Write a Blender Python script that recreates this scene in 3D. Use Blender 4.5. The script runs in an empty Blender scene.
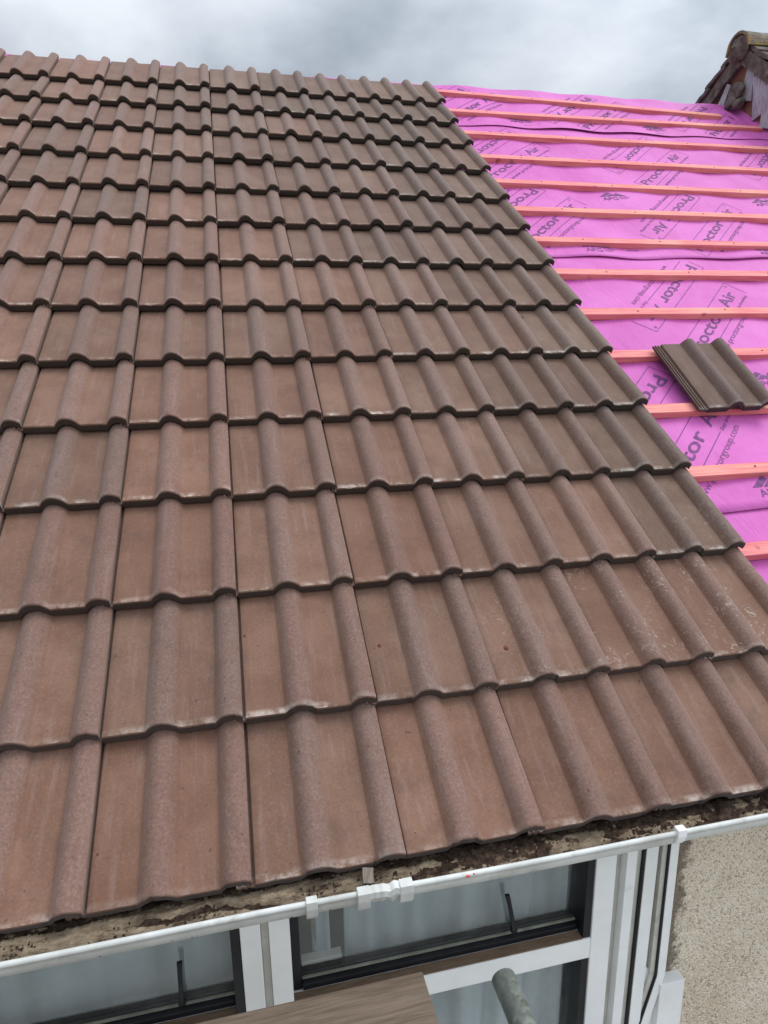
import bpy, bmesh, math, random
from mathutils import Vector, Matrix, noise
random.seed(7)
PI = math.pi
sc = bpy.context.scene
C = sc.collection
PITCH = math.radians(36.2306)
CT, ST = math.cos(PITCH), math.sin(PITCH)

def R(u, v, w):                      # roof coordinates (across, up the slope, off the slope) to world
    return Vector((u, v * CT - w * ST, v * ST + w * CT))

# ------------------------------------------------------------------ materials
class NT:
    def __init__(s, name):
        s.m = bpy.data.materials.new(name); s.m.use_nodes = True
        s.t = s.m.node_tree; s.t.nodes.clear()
        s.out = s.n('ShaderNodeOutputMaterial')
    def n(s, typ, **kw):
        nd = s.t.nodes.new(typ)
        for k, v in kw.items():
            if k.startswith('_'): setattr(nd, k[1:], v)
            else:
                nd.inputs[k.replace('__', ' ')].default_value = v
        return nd
    def l(s, a, b): s.t.links.new(a, b)
    def math(s, op, a, b=None, c=None, clamp=False):
        nd = s.t.nodes.new('ShaderNodeMath'); nd.operation = op; nd.use_clamp = clamp
        for i, x in enumerate((a, b, c)):
            if x is None: continue
            if isinstance(x, (int, float)): nd.inputs[i].default_value = x
            else: s.l(x, nd.inputs[i])
        return nd.outputs[0]
    def mix(s, f, a, b, mode='MIX'):
        nd = s.t.nodes.new('ShaderNodeMix'); nd.data_type = 'RGBA'; nd.blend_type = mode
        for i, x in ((0, f), (6, a), (7, b)):
            if isinstance(x, (int, float)): nd.inputs[i].default_value = x
            elif isinstance(x, tuple): nd.inputs[i].default_value = x if len(x) == 4 else (*x, 1)
            else: s.l(x, nd.inputs[i])
        return nd.outputs[2]
    def ramp(s, f, a, b, interp='EASE'):
        nd = s.t.nodes.new('ShaderNodeValToRGB'); nd.color_ramp.interpolation = interp
        if a > b:
            nd.color_ramp.elements[0].color = (1, 1, 1, 1); nd.color_ramp.elements[1].color = (0, 0, 0, 1); a, b = b, a
        nd.color_ramp.elements[0].position = a; nd.color_ramp.elements[1].position = b
        s.l(f, nd.inputs[0]); return nd.outputs[0]
    def noise(s, vec, scale, detail=3, rough=.55, dist=0):
        nd = s.t.nodes.new('ShaderNodeTexNoise')
        nd.inputs['Scale'].default_value = scale; nd.inputs['Detail'].default_value = detail
        nd.inputs['Roughness'].default_value = rough; nd.inputs['Distortion'].default_value = dist
        if vec is not None: s.l(vec, nd.inputs['Vector'])
        return nd.outputs[0]
    def bsdf(s, col, rough=.7, spec=.3, metal=0, bump=None, bstr=.3, bdist=.002):
        p = s.t.nodes.new('ShaderNodeBsdfPrincipled')
        p.inputs['Metallic'].default_value = metal
        p.inputs['Specular IOR Level'].default_value = spec
        for k, v in (('Base Color', col), ('Roughness', rough)):
            if isinstance(v, (int, float)): p.inputs[k].default_value = v
            elif isinstance(v, tuple): p.inputs[k].default_value = (*v[:3], 1)
            else: s.l(v, p.inputs[k])
        if bump is not None:
            b = s.t.nodes.new('ShaderNodeBump'); b.inputs['Strength'].default_value = bstr
            b.inputs['Distance'].default_value = bdist
            s.l(bump, b.inputs['Height']); s.l(b.outputs[0], p.inputs['Normal'])
        s.l(p.outputs[0], s.out.inputs[0]); return p

def tile_material():
    s = NT('concrete_tile')
    tc = s.n('ShaderNodeTexCoord'); oi = s.n('ShaderNodeObjectInfo')
    add = s.n('ShaderNodeVectorMath', _operation='ADD'); s.l(tc.outputs['Object'], add.inputs[0])
    mul = s.n('ShaderNodeVectorMath', _operation='SCALE'); mul.inputs['Scale'].default_value = 5.0
    s.l(oi.outputs['Location'], mul.inputs[0]); s.l(mul.outputs[0], add.inputs[1])
    V = add.outputs[0]
    sep = s.n('ShaderNodeSeparateXYZ'); s.l(tc.outputs['Object'], sep.inputs[0])
    at = s.n('ShaderNodeAttribute', _attribute_name='roll')
    roll = at.outputs['Fac']
    big = s.noise(V, 7, 4, .6); mid = s.noise(V, 38, 4, .65); fine = s.noise(V, 420, 3, .8); sp = s.noise(V, 170, 2, .6)
    pan = s.mix(s.ramp(big, .35, .68), (.166, .081, .050), (.216, .115, .075))
    rl = s.mix(s.ramp(s.math('ADD', s.math('MULTIPLY', sp, .6), s.math('MULTIPLY', mid, .4))  , .30, .74), (.160, .088, .066), (.212, .131, .107))
    nroll = s.math('ADD', roll, s.math('MULTIPLY', s.math('SUBTRACT', mid, .5), 1.1), clamp=True)
    col = s.mix(s.math('MULTIPLY', s.ramp(nroll, .05, .80), .85), pan, rl)
    # streaks of pale bloom down the slope
    mp = s.n('ShaderNodeMapping'); mp.inputs['Scale'].default_value = (60, 5, 20); s.l(V, mp.inputs[0])
    st = s.noise(mp.outputs[0], 1, 3, .6)
    col = s.mix(s.math('MULTIPLY', s.ramp(st, .50, .80), .24), col, (.33, .25, .235))
    # sandy speckle
    col = s.mix(s.math('MULTIPLY', s.ramp(sp, .52, .74), .14), col, (.42, .31, .27))
    col = s.mix(s.math('MULTIPLY', s.ramp(sp, .42, .22), .5), col, (.07, .045, .04))
    col = s.mix(s.math('MULTIPLY', s.math('SUBTRACT', fine, .4), 1.1, clamp=True), col, (.10, .07, .06))
    # dark grime blotches
    col = s.mix(s.math('MULTIPLY', s.ramp(s.noise(V, 10, 6, .75), .52, .78), .50), col, (.085, .058, .048))
    col = s.mix(s.math('MULTIPLY', s.ramp(s.noise(V, 75, 2, .5), .72, .78), .8), col, (.05, .035, .03))
    # pale worn lip
    ed = s.math('SUBTRACT', 1.0, s.math('MULTIPLY', sep.outputs[1], 55.0), clamp=True)
    eg = s.math('GREATER_THAN', sep.outputs[1], .0015)
    en = s.ramp(s.noise(V, 24, 5, .7), .40, .66)
    ef = s.math('MULTIPLY', s.math('MULTIPLY', ed, en), s.math('SUBTRACT', 1.0, s.math('MULTIPLY', roll, .75), clamp=True))
    col = s.mix(s.math('MULTIPLY', s.math('MULTIPLY', s.math('MULTIPLY', ef, s.math('MULTIPLY_ADD', oi.outputs['Random'], 1.1, .12)), .85, clamp=True), eg), col, (.62, .54, .48))
    # chalky scuffs (amount carried by the object's alpha) : thin curling lines in patches
    wv = s.noise(V, 22, 3, .6, 1.2)
    ln = s.math('LESS_THAN', s.math('ABSOLUTE', s.math('SUBTRACT', wv, .5)), .016)
    pt = s.ramp(s.noise(V, 11, 2), .47, .60)
    brk = s.ramp(s.noise(V, 90, 2), .42, .58)
    sc_ = s.math('MULTIPLY', s.math('MULTIPLY', ln, brk), pt)
    col = s.mix(s.math('MULTIPLY', sc_, s.math('MULTIPLY', oi.outputs['Alpha'], .75)), col, (.66, .60, .53))
    # cut faces, underside and front edge are coloured much darker
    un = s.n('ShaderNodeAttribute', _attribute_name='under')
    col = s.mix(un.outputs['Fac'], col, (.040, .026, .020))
    col = s.mix(1.0, col, oi.outputs['Color'], 'MULTIPLY')
    h = s.math('ADD', s.math('MULTIPLY', fine, .8), s.math('MULTIPLY', mid, .5))
    p = s.bsdf(col, .78, .28, bump=h, bstr=.5, bdist=.0016)
    p.inputs['Sheen Weight'].default_value = .20; p.inputs['Sheen Roughness'].default_value = .45; p.inputs['Sheen Tint'].default_value = (.95, .82, .76, 1)
    return s.m

def simple(name, c1, c2, scale, rough=.7, spec=.3, bscale=None, bstr=.3, bdist=.002, aniso=None, metal=0, detail=4, dirt=None):
    s = NT(name); tc = s.n('ShaderNodeTexCoord'); V = tc.outputs['Object']
    if aniso:
        mp = s.n('ShaderNodeMapping'); mp.inputs['Scale'].default_value = aniso; s.l(V, mp.inputs[0]); V = mp.outputs[0]
    f = s.ramp(s.noise(V, scale, detail, .62), .3, .72)
    col = s.mix(f, c1, c2)
    if dirt:
        dc, ds, da, db, dm = dirt
        col = s.mix(s.math('MULTIPLY', s.ramp(s.noise(V, ds, 5, .7), da, db), dm), col, dc)
    b = s.noise(V, bscale, 4, .6) if bscale else None
    s.bsdf(col, rough, spec, metal, b, bstr, bdist)
    return s.m

def pebbledash_material():
    s = NT('pebbledash'); tc = s.n('ShaderNodeTexCoord'); V = tc.outputs['Object']
    vo = s.t.nodes.new('ShaderNodeTexVoronoi'); vo.inputs['Scale'].default_value = 190; s.l(V, vo.inputs['Vector'])
    vo.inputs['Randomness'].default_value = 1
    big = s.noise(V, 6, 4); sp = s.noise(V, 85, 3, .65); sp2 = s.noise(V, 230, 2, .6)
    col = s.mix(s.ramp(big, .3, .7), (.62, .515, .39), (.74, .635, .505))
    col = s.mix(s.math('MULTIPLY', s.ramp(sp, .42, .24), .75), col, (.16, .115, .075))
    col = s.mix(s.math('MULTIPLY', s.ramp(sp2, .58, .76), .6), col, (.68, .63, .55))
    col = s.mix(s.math('MULTIPLY', s.ramp(sp2, .40, .26), .7), col, (.15, .11, .08))
    sx = s.n('ShaderNodeSeparateXYZ'); s.l(vo.outputs['Color'], sx.inputs[0])
    col = s.mix(s.math('MULTIPLY', s.ramp(sx.outputs[0], .72, .9), .55), col, (.26, .195, .135))
    col = s.mix(s.math('MULTIPLY', s.ramp(sx.outputs[1], .70, .9), .55), col, (.85, .80, .70))
    # damp, algae-stained strip next to the window
    sep = s.n('ShaderNodeSeparateXYZ'); s.l(V, sep.inputs[0])
    x = s.math('ADD', sep.outputs[0], s.math('MULTIPLY', s.math('SUBTRACT', s.noise(V, 22, 6, .75), .5), -.15))
    low = s.math('GREATER_THAN', sep.outputs[2], -.66)
    stn = s.math('MULTIPLY', s.math('SUBTRACT', 1.0, s.math('MULTIPLY', s.math('SUBTRACT', x, 1.648), 45.0), clamp=True), low)
    col = s.mix(s.math('MULTIPLY', stn, .78), col, (.085, .066, .045))
    # faint rust-brown wash near the top of the wall
    tp = s.math('MULTIPLY', s.math('ADD', sep.outputs[2], .52), 3.0, clamp=True)
    tw = s.math('MULTIPLY', tp, s.ramp(s.math('SUBTRACT', s.noise(V, 9, 5, .7), s.math('MULTIPLY', s.math('SUBTRACT', sep.outputs[0], 1.6), .6)), .38, .62))
    col = s.mix(s.math('MULTIPLY', tw, .42), col, (.25, .18, .11))
    h = s.math('ADD', s.math('MULTIPLY', vo.outputs['Distance'], -1.0), s.math('MULTIPLY', sp, .9))
    s.bsdf(col, .9, .15, bump=h, bstr=.8, bdist=.005)
    return s.m

def batten_material():
    s = NT('dyed_timber'); tc = s.n('ShaderNodeTexCoord'); oi = s.n('ShaderNodeObjectInfo')
    add = s.n('ShaderNodeVectorMath', _operation='ADD'); s.l(tc.outputs['Object'], add.inputs[0]); s.l(oi.outputs['Location'], add.inputs[1])
    mp = s.n('ShaderNodeMapping'); mp.inputs['Scale'].default_value = (3, 60, 60); s.l(add.outputs[0], mp.inputs[0])
    g = s.noise(mp.outputs[0], 1.5, 5, .6)
    big = s.noise(add.outputs[0], 2.3, 4)
    col = s.mix(s.ramp(g, .3, .7), (.62, .150, .160), (.80, .30, .28))
    col = s.mix(s.math('MULTIPLY', s.ramp(big, .45, .75), .5), col, (.82, .42, .28))
    kn = s.noise(add.outputs[0], 11, 2, .4)
    col = s.mix(s.math('MULTIPLY', s.ramp(kn, .70, .78), .75), col, (.20, .05, .04))
    s.bsdf(col, .75, .25, bump=g, bstr=.35, bdist=.001)
    return s.m

def membrane_material():
    s = NT('magenta_membrane'); tc = s.n('ShaderNodeTexCoord'); V = tc.outputs['Object']
    big = s.noise(V, 3.2, 4, .6); fib = s.noise(V, 300, 2, .7)
    mp = s.n('ShaderNodeMapping'); mp.inputs['Scale'].default_value = (9, 3.2, 3.2); mp.inputs['Rotation'].default_value = (0, 0, .5); s.l(V, mp.inputs[0])
    wr = s.noise(mp.outputs[0], 1.4, 5, .62, .6)
    col = s.mix(s.ramp(big, .3, .75), (.51, .096, .375), (.60, .145, .47))
    col = s.mix(s.math('MULTIPLY', s.ramp(s.noise(V, 16, 5, .75), .60, .80), .28), col, (.26, .10, .28))
    h = s.math('ADD', s.math('MULTIPLY', wr, 1.0), s.math('MULTIPLY', fib, .05))
    s.bsdf(col, .6, .25, bump=h, bstr=.38, bdist=.02)
    return s.m

def glass_material(name, spec=.9):
    s = NT(name)
    tr = s.n('ShaderNodeBsdfTransparent'); tr.inputs[0].default_value = (.97, .985, .99, 1)
    gl = s.n('ShaderNodeBsdfGlossy'); gl.inputs['Roughness'].default_value = .03
    gl.inputs[0].default_value = (.9, .95, 1, 1)
    tc = s.n('ShaderNodeTexCoord')
    dust = s.n('ShaderNodeBsdfDiffuse'); dust.inputs[0].default_value = (.46, .47, .44, 1)
    fr = s.n('ShaderNodeFresnel'); fr.inputs[0].default_value = 1.5
    m1 = s.n('ShaderNodeMixShader'); m2 = s.n('ShaderNodeMixShader')
    ge = s.n('ShaderNodeNewGeometry'); front = s.math('SUBTRACT', 1.0, ge.outputs['Backfacing'])
    s.l(s.math('MULTIPLY', s.math('MULTIPLY_ADD', fr.outputs[0], 1.6, .05), front), m1.inputs[0]); s.l(tr.outputs[0], m1.inputs[1]); s.l(gl.outputs[0], m1.inputs[2])
    d = s.math('MULTIPLY_ADD', s.ramp(s.noise(tc.outputs['Object'], 6, 6, .75), .4, .85), .22, .03)
    s.l(s.math('MULTIPLY', d, front), m2.inputs[0]); s.l(m1.outputs[0], m2.inputs[1]); s.l(dust.outputs[0], m2.inputs[2])
    s.l(m2.outputs[0], s.out.inputs[0]); return s.m

M = {}
M['tile'] = tile_material()
M['batten'] = batten_material()
M['membrane'] = membrane_material()
M['print'] = simple('print_ink', (.13, .042, .14), (.22, .075, .22), 60, .7, .2)
M['pebble'] = pebbledash_material()
M['upvc'] = simple('white_upvc', (.74, .745, .74), (.83, .835, .83), 5, .42, .45, dirt=((.40, .38, .32), 14, .60, .82, .5))
M['upvc_dirty'] = simple('weathered_white_upvc', (.46, .46, .43), (.63, .64, .62), 9, .5, .4, dirt=((.30, .27, .21), 26, .52, .80, .65))
M['upvc_grey'] = simple('grey_dirty_upvc', (.44, .43, .38), (.56, .55, .50), 12, .6, .3, dirt=((.25, .22, .16), 30, .5, .8, .6))
M['bead'] = simple('dull_bead', (.16, .16, .125), (.26, .26, .21), 30, .5, .3)
M['black'] = simple('black_gasket', (.007, .007, .009), (.015, .016, .020), 12, .45, .28)
M['ledge'] = simple('brown_dusty_ledge', (.13, .085, .055), (.20, .14, .095), 18, .6, .3, aniso=(1, 8, 8))
M['glass'] = glass_material('window_glass')
M['curtain'] = simple('net_curtain', (.78, .85, .88), (.90, .93, .94), 3, .9, .1, aniso=(9, 1, 1.2), dirt=((.42, .48, .50), 2.2, .48, .72, .7))
def net_material():
    s = NT('net_cloth'); tc = s.n('ShaderNodeTexCoord')
    mp = s.n('ShaderNodeMapping'); mp.inputs['Scale'].default_value = (7, 1, .7); s.l(tc.outputs['Object'], mp.inputs[0])
    st = s.noise(mp.outputs[0], 2.0, 1.5, .5, .2); bl = s.noise(tc.outputs['Object'], 5, 3)
    df = s.n('ShaderNodeBsdfDiffuse'); tl = s.n('ShaderNodeBsdfTranslucent'); tp = s.n('ShaderNodeBsdfTransparent')
    for q in (df, tl): q.inputs[0].default_value = (.50, .57, .59, 1)
    m1 = s.n('ShaderNodeMixShader'); m1.inputs[0].default_value = .25; s.l(df.outputs[0], m1.inputs[1]); s.l(tl.outputs[0], m1.inputs[2])
    m2 = s.n('ShaderNodeMixShader'); s.l(s.math('MULTIPLY_ADD', s.ramp(s.math('ADD', s.math('MULTIPLY', st, .75), s.math('MULTIPLY', bl, .25)), .40, .70), .50, .06), m2.inputs[0])
    s.l(m1.outputs[0], m2.inputs[1]); s.l(tp.outputs[0], m2.inputs[2]); s.l(m2.outputs[0], s.out.inputs[0]); return s.m
M['curtain'] = net_material()
M['dark'] = simple('dark_room', (.03, .03, .03), (.05, .05, .05), 2, .9, .1)
M['board'] = simple('weathered_board', (.105, .076, .055), (.185, .138, .103), 5.0, .85, .15, bscale=6, bstr=.8, bdist=.003, aniso=(1.4, 24, 24), detail=9, dirt=((.045, .034, .026), 1.6, .5, .75, .7))
M['steel'] = simple('galvanised_tube', (.085, .10, .088), (.23, .25, .22), 22, .6, .5, bscale=90, bstr=.3, metal=.25, dirt=((.06, .06, .04), 40, .5, .7, .75))
M['silt'] = simple('gutter_silt', (.022, .014, .010), (.085, .055, .040), 60, .95, .1, bscale=150, bstr=1, bdist=.006, dirt=((.26, .19, .12), 26, .56, .74, .85))
M['mortar'] = simple('old_mortar', (.125, .092, .060), (.30, .235, .165), 70, .95, .1, aniso=(.45, 1, 1), detail=8, bscale=220, bstr=1, bdist=.004, dirt=((.035, .022, .015), 30, .54, .68, .85))
M['offcut'] = simple('grey_timber', (.13, .105, .085), (.24, .20, .165), 30, .9, .1, aniso=(8, 1, 1), bscale=40)
M['old_tile'] = simple('mossy_old_tile', (.070, .056, .046), (.17, .145, .125), 14, .9, .15, bscale=60, bstr=1, bdist=.008, dirt=((.34, .31, .27), 9, .56, .78, .6))
M['lichen'] = simple('lichen_ridge', (.12, .105, .085), (.25, .22, .19), 12, .9, .15, bscale=50, bstr=1, bdist=.008, dirt=((.36, .23, .035), 5, .46, .62, .9))
M['old_brick'] = simple('weathered_brick', (.15, .075, .050), (.26, .14, .095), 12, .9, .15, bscale=60, bstr=.8, bdist=.005)
M['flash'] = simple('pale_flashing', (.24, .24, .26), (.42, .42, .45), 10, .7, .3, aniso=(1, 14, 1.5), dirt=((.14, .13, .12), 18, .55, .75, .7))
M['ground'] = simple('pale_bounce_ground', (.26, .25, .22), (.36, .34, .30), .6, .95, .1)  # unseen ground, made pale to bounce light up at the wall and curtains
M['red'] = simple('red_paint', (.45, .03, .02), (.55, .06, .04), 50, .6, .3)
M['nub'] = simple('rust_brown_nub', (.10, .03, .02), (.16, .05, .035), 60, .8, .2)

# ------------------------------------------------------------------ builders
def tag(o, label=None, cat=None, group=None, kind=None):
    if label: o['label'] = label
    if cat: o['category'] = cat
    if group: o['group'] = group
    if kind: o['kind'] = kind
    return o
def link(name, me, mat=None, parent=None, smooth=False):
    if mat: me.materials.append(mat)
    if smooth:
        for p in me.polygons: p.use_smooth = True
    o = bpy.data.objects.new(name, me); C.objects.link(o)
    if parent: o.parent = parent
    return o
def empty(name, loc=(0, 0, 0)):
    o = bpy.data.objects.new(name, None); C.objects.link(o); o.location = loc; o.empty_display_size = .1; return o
def bmobj(name, bm, mat, parent=None, smooth=False, bevel=0, seg=2):
    bmesh.ops.recalc_face_normals(bm, faces=bm.faces)
    if bevel:
        bmesh.ops.bevel(bm, geom=[e for e in bm.edges if e.is_manifold and e.calc_face_angle(0) > .6], offset=bevel, segments=seg, affect='EDGES', profile=.6)
    me = bpy.data.meshes.new(name); bm.to_mesh(me); bm.free()
    o = link(name, me, mat, parent, smooth)
    return o
def abox(bm, x0, x1, y0, y1, z0, z1, fn=None):
    vs = [bm.verts.new(fn(x, y, z) if fn else (x, y, z)) for x in (x0, x1) for y in (y0, y1) for z in (z0, z1)]
    for f in ((0, 1, 3, 2), (4, 6, 7, 5), (0, 4, 5, 1), (2, 3, 7, 6), (0, 2, 6, 4), (1, 5, 7, 3)):
        bm.faces.new([vs[i] for i in f])
def boxobj(name, b, mat, parent=None, bevel=.0015):
    bm = bmesh.new(); abox(bm, *b); o = bmobj(name, bm, mat, parent, bevel=bevel); return o
def prism(bm, pts, axis, a, b):       # extrude a polygon given in the two other axes
    def P(p, t):
        return {'X': (t, p[0], p[1]), 'Y': (p[0], t, p[1]), 'Z': (p[0], p[1], t)}[axis]
    A = [bm.verts.new(P(p, a)) for p in pts]; B = [bm.verts.new(P(p, b)) for p in pts]
    bm.faces.new(A); bm.faces.new(B[::-1])
    for i in range(len(pts)):
        j = (i + 1) % len(pts); bm.faces.new((A[i], B[i], B[j], A[j]))

# ------------------------------------------------------------------ roof tile
HR = .0265; TH = .0250
def prof(x):
    def roll(a, p, b):            # steep on the left, easing down on the right
        if x <= a or x >= b: return 0
        if x < p: return HR * (1 - ((p - x) / (p - a)) ** 2.2) ** .85
        t = (x - p) / (b - p)
        return HR * (1 - t ** 2.1) ** .98
    h = max(roll(.091, .122, .162), roll(.239, .267, .309))
    if x < .0015:   # interlocking channel along the left edge
        h = -.011 + (.006 if (-.0125 < x < -.008 or -.025 < x < -.020) else 0)
        if x < -.031: h = -.007
    return h
def tile_mesh(name, seed, y0=0.0, y1=.42):
    xs = [-.034, -.0311, -.0309, -.0252, -.0249, -.0201, -.0198, -.0127, -.0124, -.0081, -.0078, -.0002, .0026, .005]
    xs += [.02, .04, .06, .075, .081]
    for c, a in ((.122, .0385), (.2655, .0355)):
        xs += [c - a * math.cos(PI * i / 18) for i in range(0, 19)]
    xs += [.166, .18, .20, .215, .225, .2965]
    xs = sorted(set(round(x, 5) for x in xs if x <= .2966))
    ys = [y0, y0 + .0012, y0 + .004, y0 + .009, .03, .09, .15, .21, .27, .33, .38, y1]
    bm = bmesh.new(); lr = bm.verts.layers.float.new('roll'); lu = bm.verts.layers.float.new('under')
    top = []; bot = []
    for j, y in enumerate(ys):
        rt = []; rb = []
        for x in xs:
            h = prof(x)
            if x == .0026: h = -.0010
            n = noise.noise((x * 9 + seed * 7.3, y * 6, seed * 3.1)) * .0012
            ez = (-.0035, -.0012, -.0002, 0)[j] if j < 4 else 0
            chip = 0
            if j < 3:
                cn = noise.noise((x * 60 + seed * 11, seed * 5.7, .3)) + .5 * noise.noise((x * 190, seed * 9.1, 2.3))
                chip = max(0, cn - .25) * .006; ez -= max(0, cn - .3) * .003
            v = bm.verts.new((x, y + chip, h + n + ez)); v[lr] = max(0, min(1, h / HR)); rt.append(v)
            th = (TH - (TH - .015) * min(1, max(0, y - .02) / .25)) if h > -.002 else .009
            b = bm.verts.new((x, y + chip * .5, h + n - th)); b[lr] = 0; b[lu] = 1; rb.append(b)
        top.append(rt); bot.append(rb)
    # front edge verts duplicated so that the dark front face starts below the lip
    nx = len(xs)
    for j in range(len(ys) - 1):
        for i in range(nx - 1):
            bm.faces.new((top[j][i], top[j][i + 1], top[j + 1][i + 1], top[j + 1][i]))
            bm.faces.new((bot[j][i], bot[j + 1][i], bot[j + 1][i + 1], bot[j][i + 1]))
    mid = []
    for i in range(nx):
        a, b = top[0][i].co, bot[0][i].co
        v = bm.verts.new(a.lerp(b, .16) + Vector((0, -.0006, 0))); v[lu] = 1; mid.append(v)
    for i in range(nx - 1):
        bm.faces.new((top[0][i], mid[i], mid[i + 1], top[0][i + 1]))
        bm.faces.new((mid[i], bot[0][i], bot[0][i + 1], mid[i + 1]))
        bm.faces.new((top[-1][i], top[-1][i + 1], bot[-1][i + 1], bot[-1][i]))
    for i in (0, nx - 1):
        for j in range(len(ys) - 1):
            bm.faces.new((top[j][i], top[j + 1][i], bot[j + 1][i], bot[j][i]))
    bmesh.ops.recalc_face_normals(bm, faces=bm.faces)
    me = bpy.data.meshes.new(name); bm.to_mesh(me); bm.free()
    me.materials.append(M['tile'])
    for p in me.polygons: p.use_smooth = True
    # sharp where the profile folds
    bm = bmesh.new(); bm.from_mesh(me)
    for e in bm.edges:
        if e.is_manifold and e.calc_face_angle(0) > math.radians(42): e.smooth = False
    bm.to_mesh(me); bm.free()
    return me
tmesh = [tile_mesh('interlocking_tile', k) for k in range(9)]

VK = [0, .327, .660, .997, 1.318, 1.635, 1.966, 2.296, 2.629, 2.958, 3.302, 3.653, 3.992, 4.326]
LEFT = [-3] * 14
ORD = ['first', 'second', 'third', 'fourth', 'fifth', 'sixth', 'seventh', 'eighth', 'ninth', 'tenth', 'eleventh', 'twelfth', 'thirteenth', 'fourteenth']
STEP = .0330
extra = {(1, 6): (.92, 'chalk-scuffed brown'), (1, 5): (.93, 'chalk-marked brown'), (2, 6): (.86, 'dusty dark brown'), (0, 5): (1, 'reddish brown')}
tiles = {}
for k in range(14):
    for c in range(LEFT[k], 7):
        o = bpy.data.objects.new('interlocking_tile', tmesh[(k * 5 + c * 3 + random.randint(0, 2)) % 9]); C.objects.link(o)
        g = VK[k + 1] - VK[k] if k < 13 else .33
        du = random.uniform(-.0012, .0012); dv = random.uniform(-.0022, .0022)
        o.location = R(c * .3 + du, VK[k] + dv, random.uniform(-.0005, .0026))
        tilt = math.atan((STEP if k < 13 else .024) / g)
        o.rotation_euler = (PITCH - tilt + random.uniform(-.004, .004), random.uniform(-.004, .004), random.uniform(-.006, .006))
        # the tiles nearer the verge and the ridge get a greyer, slightly darker tint
        u = c + .5
        grey = max(0, min(1, (u + k * .42 - 5.2) / 4.0)) if k > 1 else max(0, (u - 4.5) * .12)
        b = random.uniform(.85, 1.10) * (1 - .13 * grey)
        a = 0.06 if (k * 7 + c * 3) % 4 == 0 else 0
        if (k, c) in ((1, 6), (1, 5)): a = .42
        if (k, c) in ((1, 4), (2, 6)): a = .18
        if (k, c) in extra: b *= extra[(k, c)][0]
        r = random.uniform(-.03, .03)
        o.color = (b * (1 + r) * (1 - .10 * grey), b * (1 - .5 * r), b * (1 - r) * (1 + .03 * grey), a)
        tone = extra[(k, c)][1] if (k, c) in extra else ('greyish brown' if grey > .45 else 'warm brown' if grey < .1 else 'brown')
        col = 'at the right verge' if c == 6 else '%s from the right verge' % ORD[6 - c]
        row = 'bottom course above the gutter' if k == 0 else 'top course under the ridge' if k == 13 else '%s course above the gutter' % ORD[k]
        tag(o, '%s double-roll tile in the %s, %s' % (tone, row, col), 'tile', 'brown tiles laid in courses')
        tiles[(k, c)] = o
bpy.context.view_layer.update()
def nub(k, c, x, y, r):
    bm = bmesh.new(); bmesh.ops.create_icosphere(bm, subdivisions=2, radius=1)
    for v in bm.verts: v.co = Vector((x + v.co.x * r * (1 + .3 * noise.noise(v.co * 2)), y + v.co.y * r * 1.2, .0008 + v.co.z * r * .35))
    o = bmobj('grit_lump', bm, M['nub'], tiles[(k, c)], smooth=True)
nub(1, 3, .035, .15, .0045); nub(1, 4, .055, .10, .006); nub(1, 2, .01, .22, .003)
nub(0, 1, .012, .10, .0025); nub(5, 6, .02, .28, .005)

# ------------------------------------------------------------------ membrane, prints
def mem(u, v):
    s = -.0930 + .0050 * math.cos(2 * PI * (u - .35) / .52)
    s += (.0040 if v < 4 else .0020) * noise.noise((u * 1.7, v * 2.3, 1.7)) + .0020 * noise.noise((u * 5, v * 3, 9.2))
    return s
US, UE = -.98, 4.70
def seam(i, u):
    base = (.845, 2.470, 4.115)[i]
    if i == 2: base += .045 * (u - 2.2) * .6 + .010 * math.sin(u * 3.1)
    if i == 1: base += .012 * (u - 2.2) + .003 * math.sin(u * 4)
    if i == 0: base += .004 * math.sin(u * 5)
    return base * 1.0173 + .0048
sheets = []
lab = ['magenta roofing membrane sheet across the lowest bare rafters by the verge tiles',
       'magenta printed membrane sheet beneath the loose tile, below the middle lap',
       'magenta printed membrane sheet between the middle lap and the upper lap',
       'narrow magenta membrane sheet folded over the ridge']
for i in range(4):
    bm = bmesh.new(); nu = 200
    lo = (lambda u: -.015) if i == 0 else (lambda u, i=i: seam(i - 1, u))
    hi = (lambda u: 4.925 + .055 * max(0, min(1, (u - 1.9) / .4)) + .003 * math.sin(u * 2.2) + .002 * math.sin(u * 7)) if i == 3 else (lambda u, i=i: seam(i, u) + .12)
    nv = 40 if i else 24
    rows = []
    for a in range(nu + 1):
        u = US + (UE - US) * a / nu; l, h = lo(u), hi(u); col = []
        for b in range(nv + 1):
            t = b / nv; v = l + (h - l) * t
            w = mem(u, v) + .0025 * i
            if i:   # the free lower edge lifts a little
                lift = .004 + .010 * max(0, noise.noise((u * 2.2, i * 4.4, 0)) + .15)
                if i == 3: lift += .005 * max(0, math.sin((u - 2.0) * 1.3))
                w += lift * math.exp(-(v - l) / .035)
            wallup = max(0, u - 4.645)
            w += wallup * .9
            col.append(bm.verts.new(R(u, v, w)))
        if i == 3:  # over the ridge and down the far side
            e = hi(u)
            for d in (.02, .06, .30, .80):
                p = R(u, e, mem(u, e) + .0075 + .012)
                col.append(bm.verts.new((p.x, p.y + d * CT, p.z + .004 * math.sin(u * 9) - d * ST * .95 - (0 if d > .03 else .0))))
        rows.append(col)
    for a in range(nu):
        for b in range(len(rows[0]) - 1):
            bm.faces.new((rows[a][b], rows[a + 1][b], rows[a + 1][b + 1], rows[a][b + 1]))
    o = bmobj('roof_membrane', bm, M['membrane'], smooth=True)
    md = o.modifiers.new('t', 'SOLIDIFY'); md.thickness = .0012; md.offset = -1
    tag(o, lab[i], 'membrane', 'overlapping sheets of roofing membrane')
    sheets.append(o)

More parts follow.
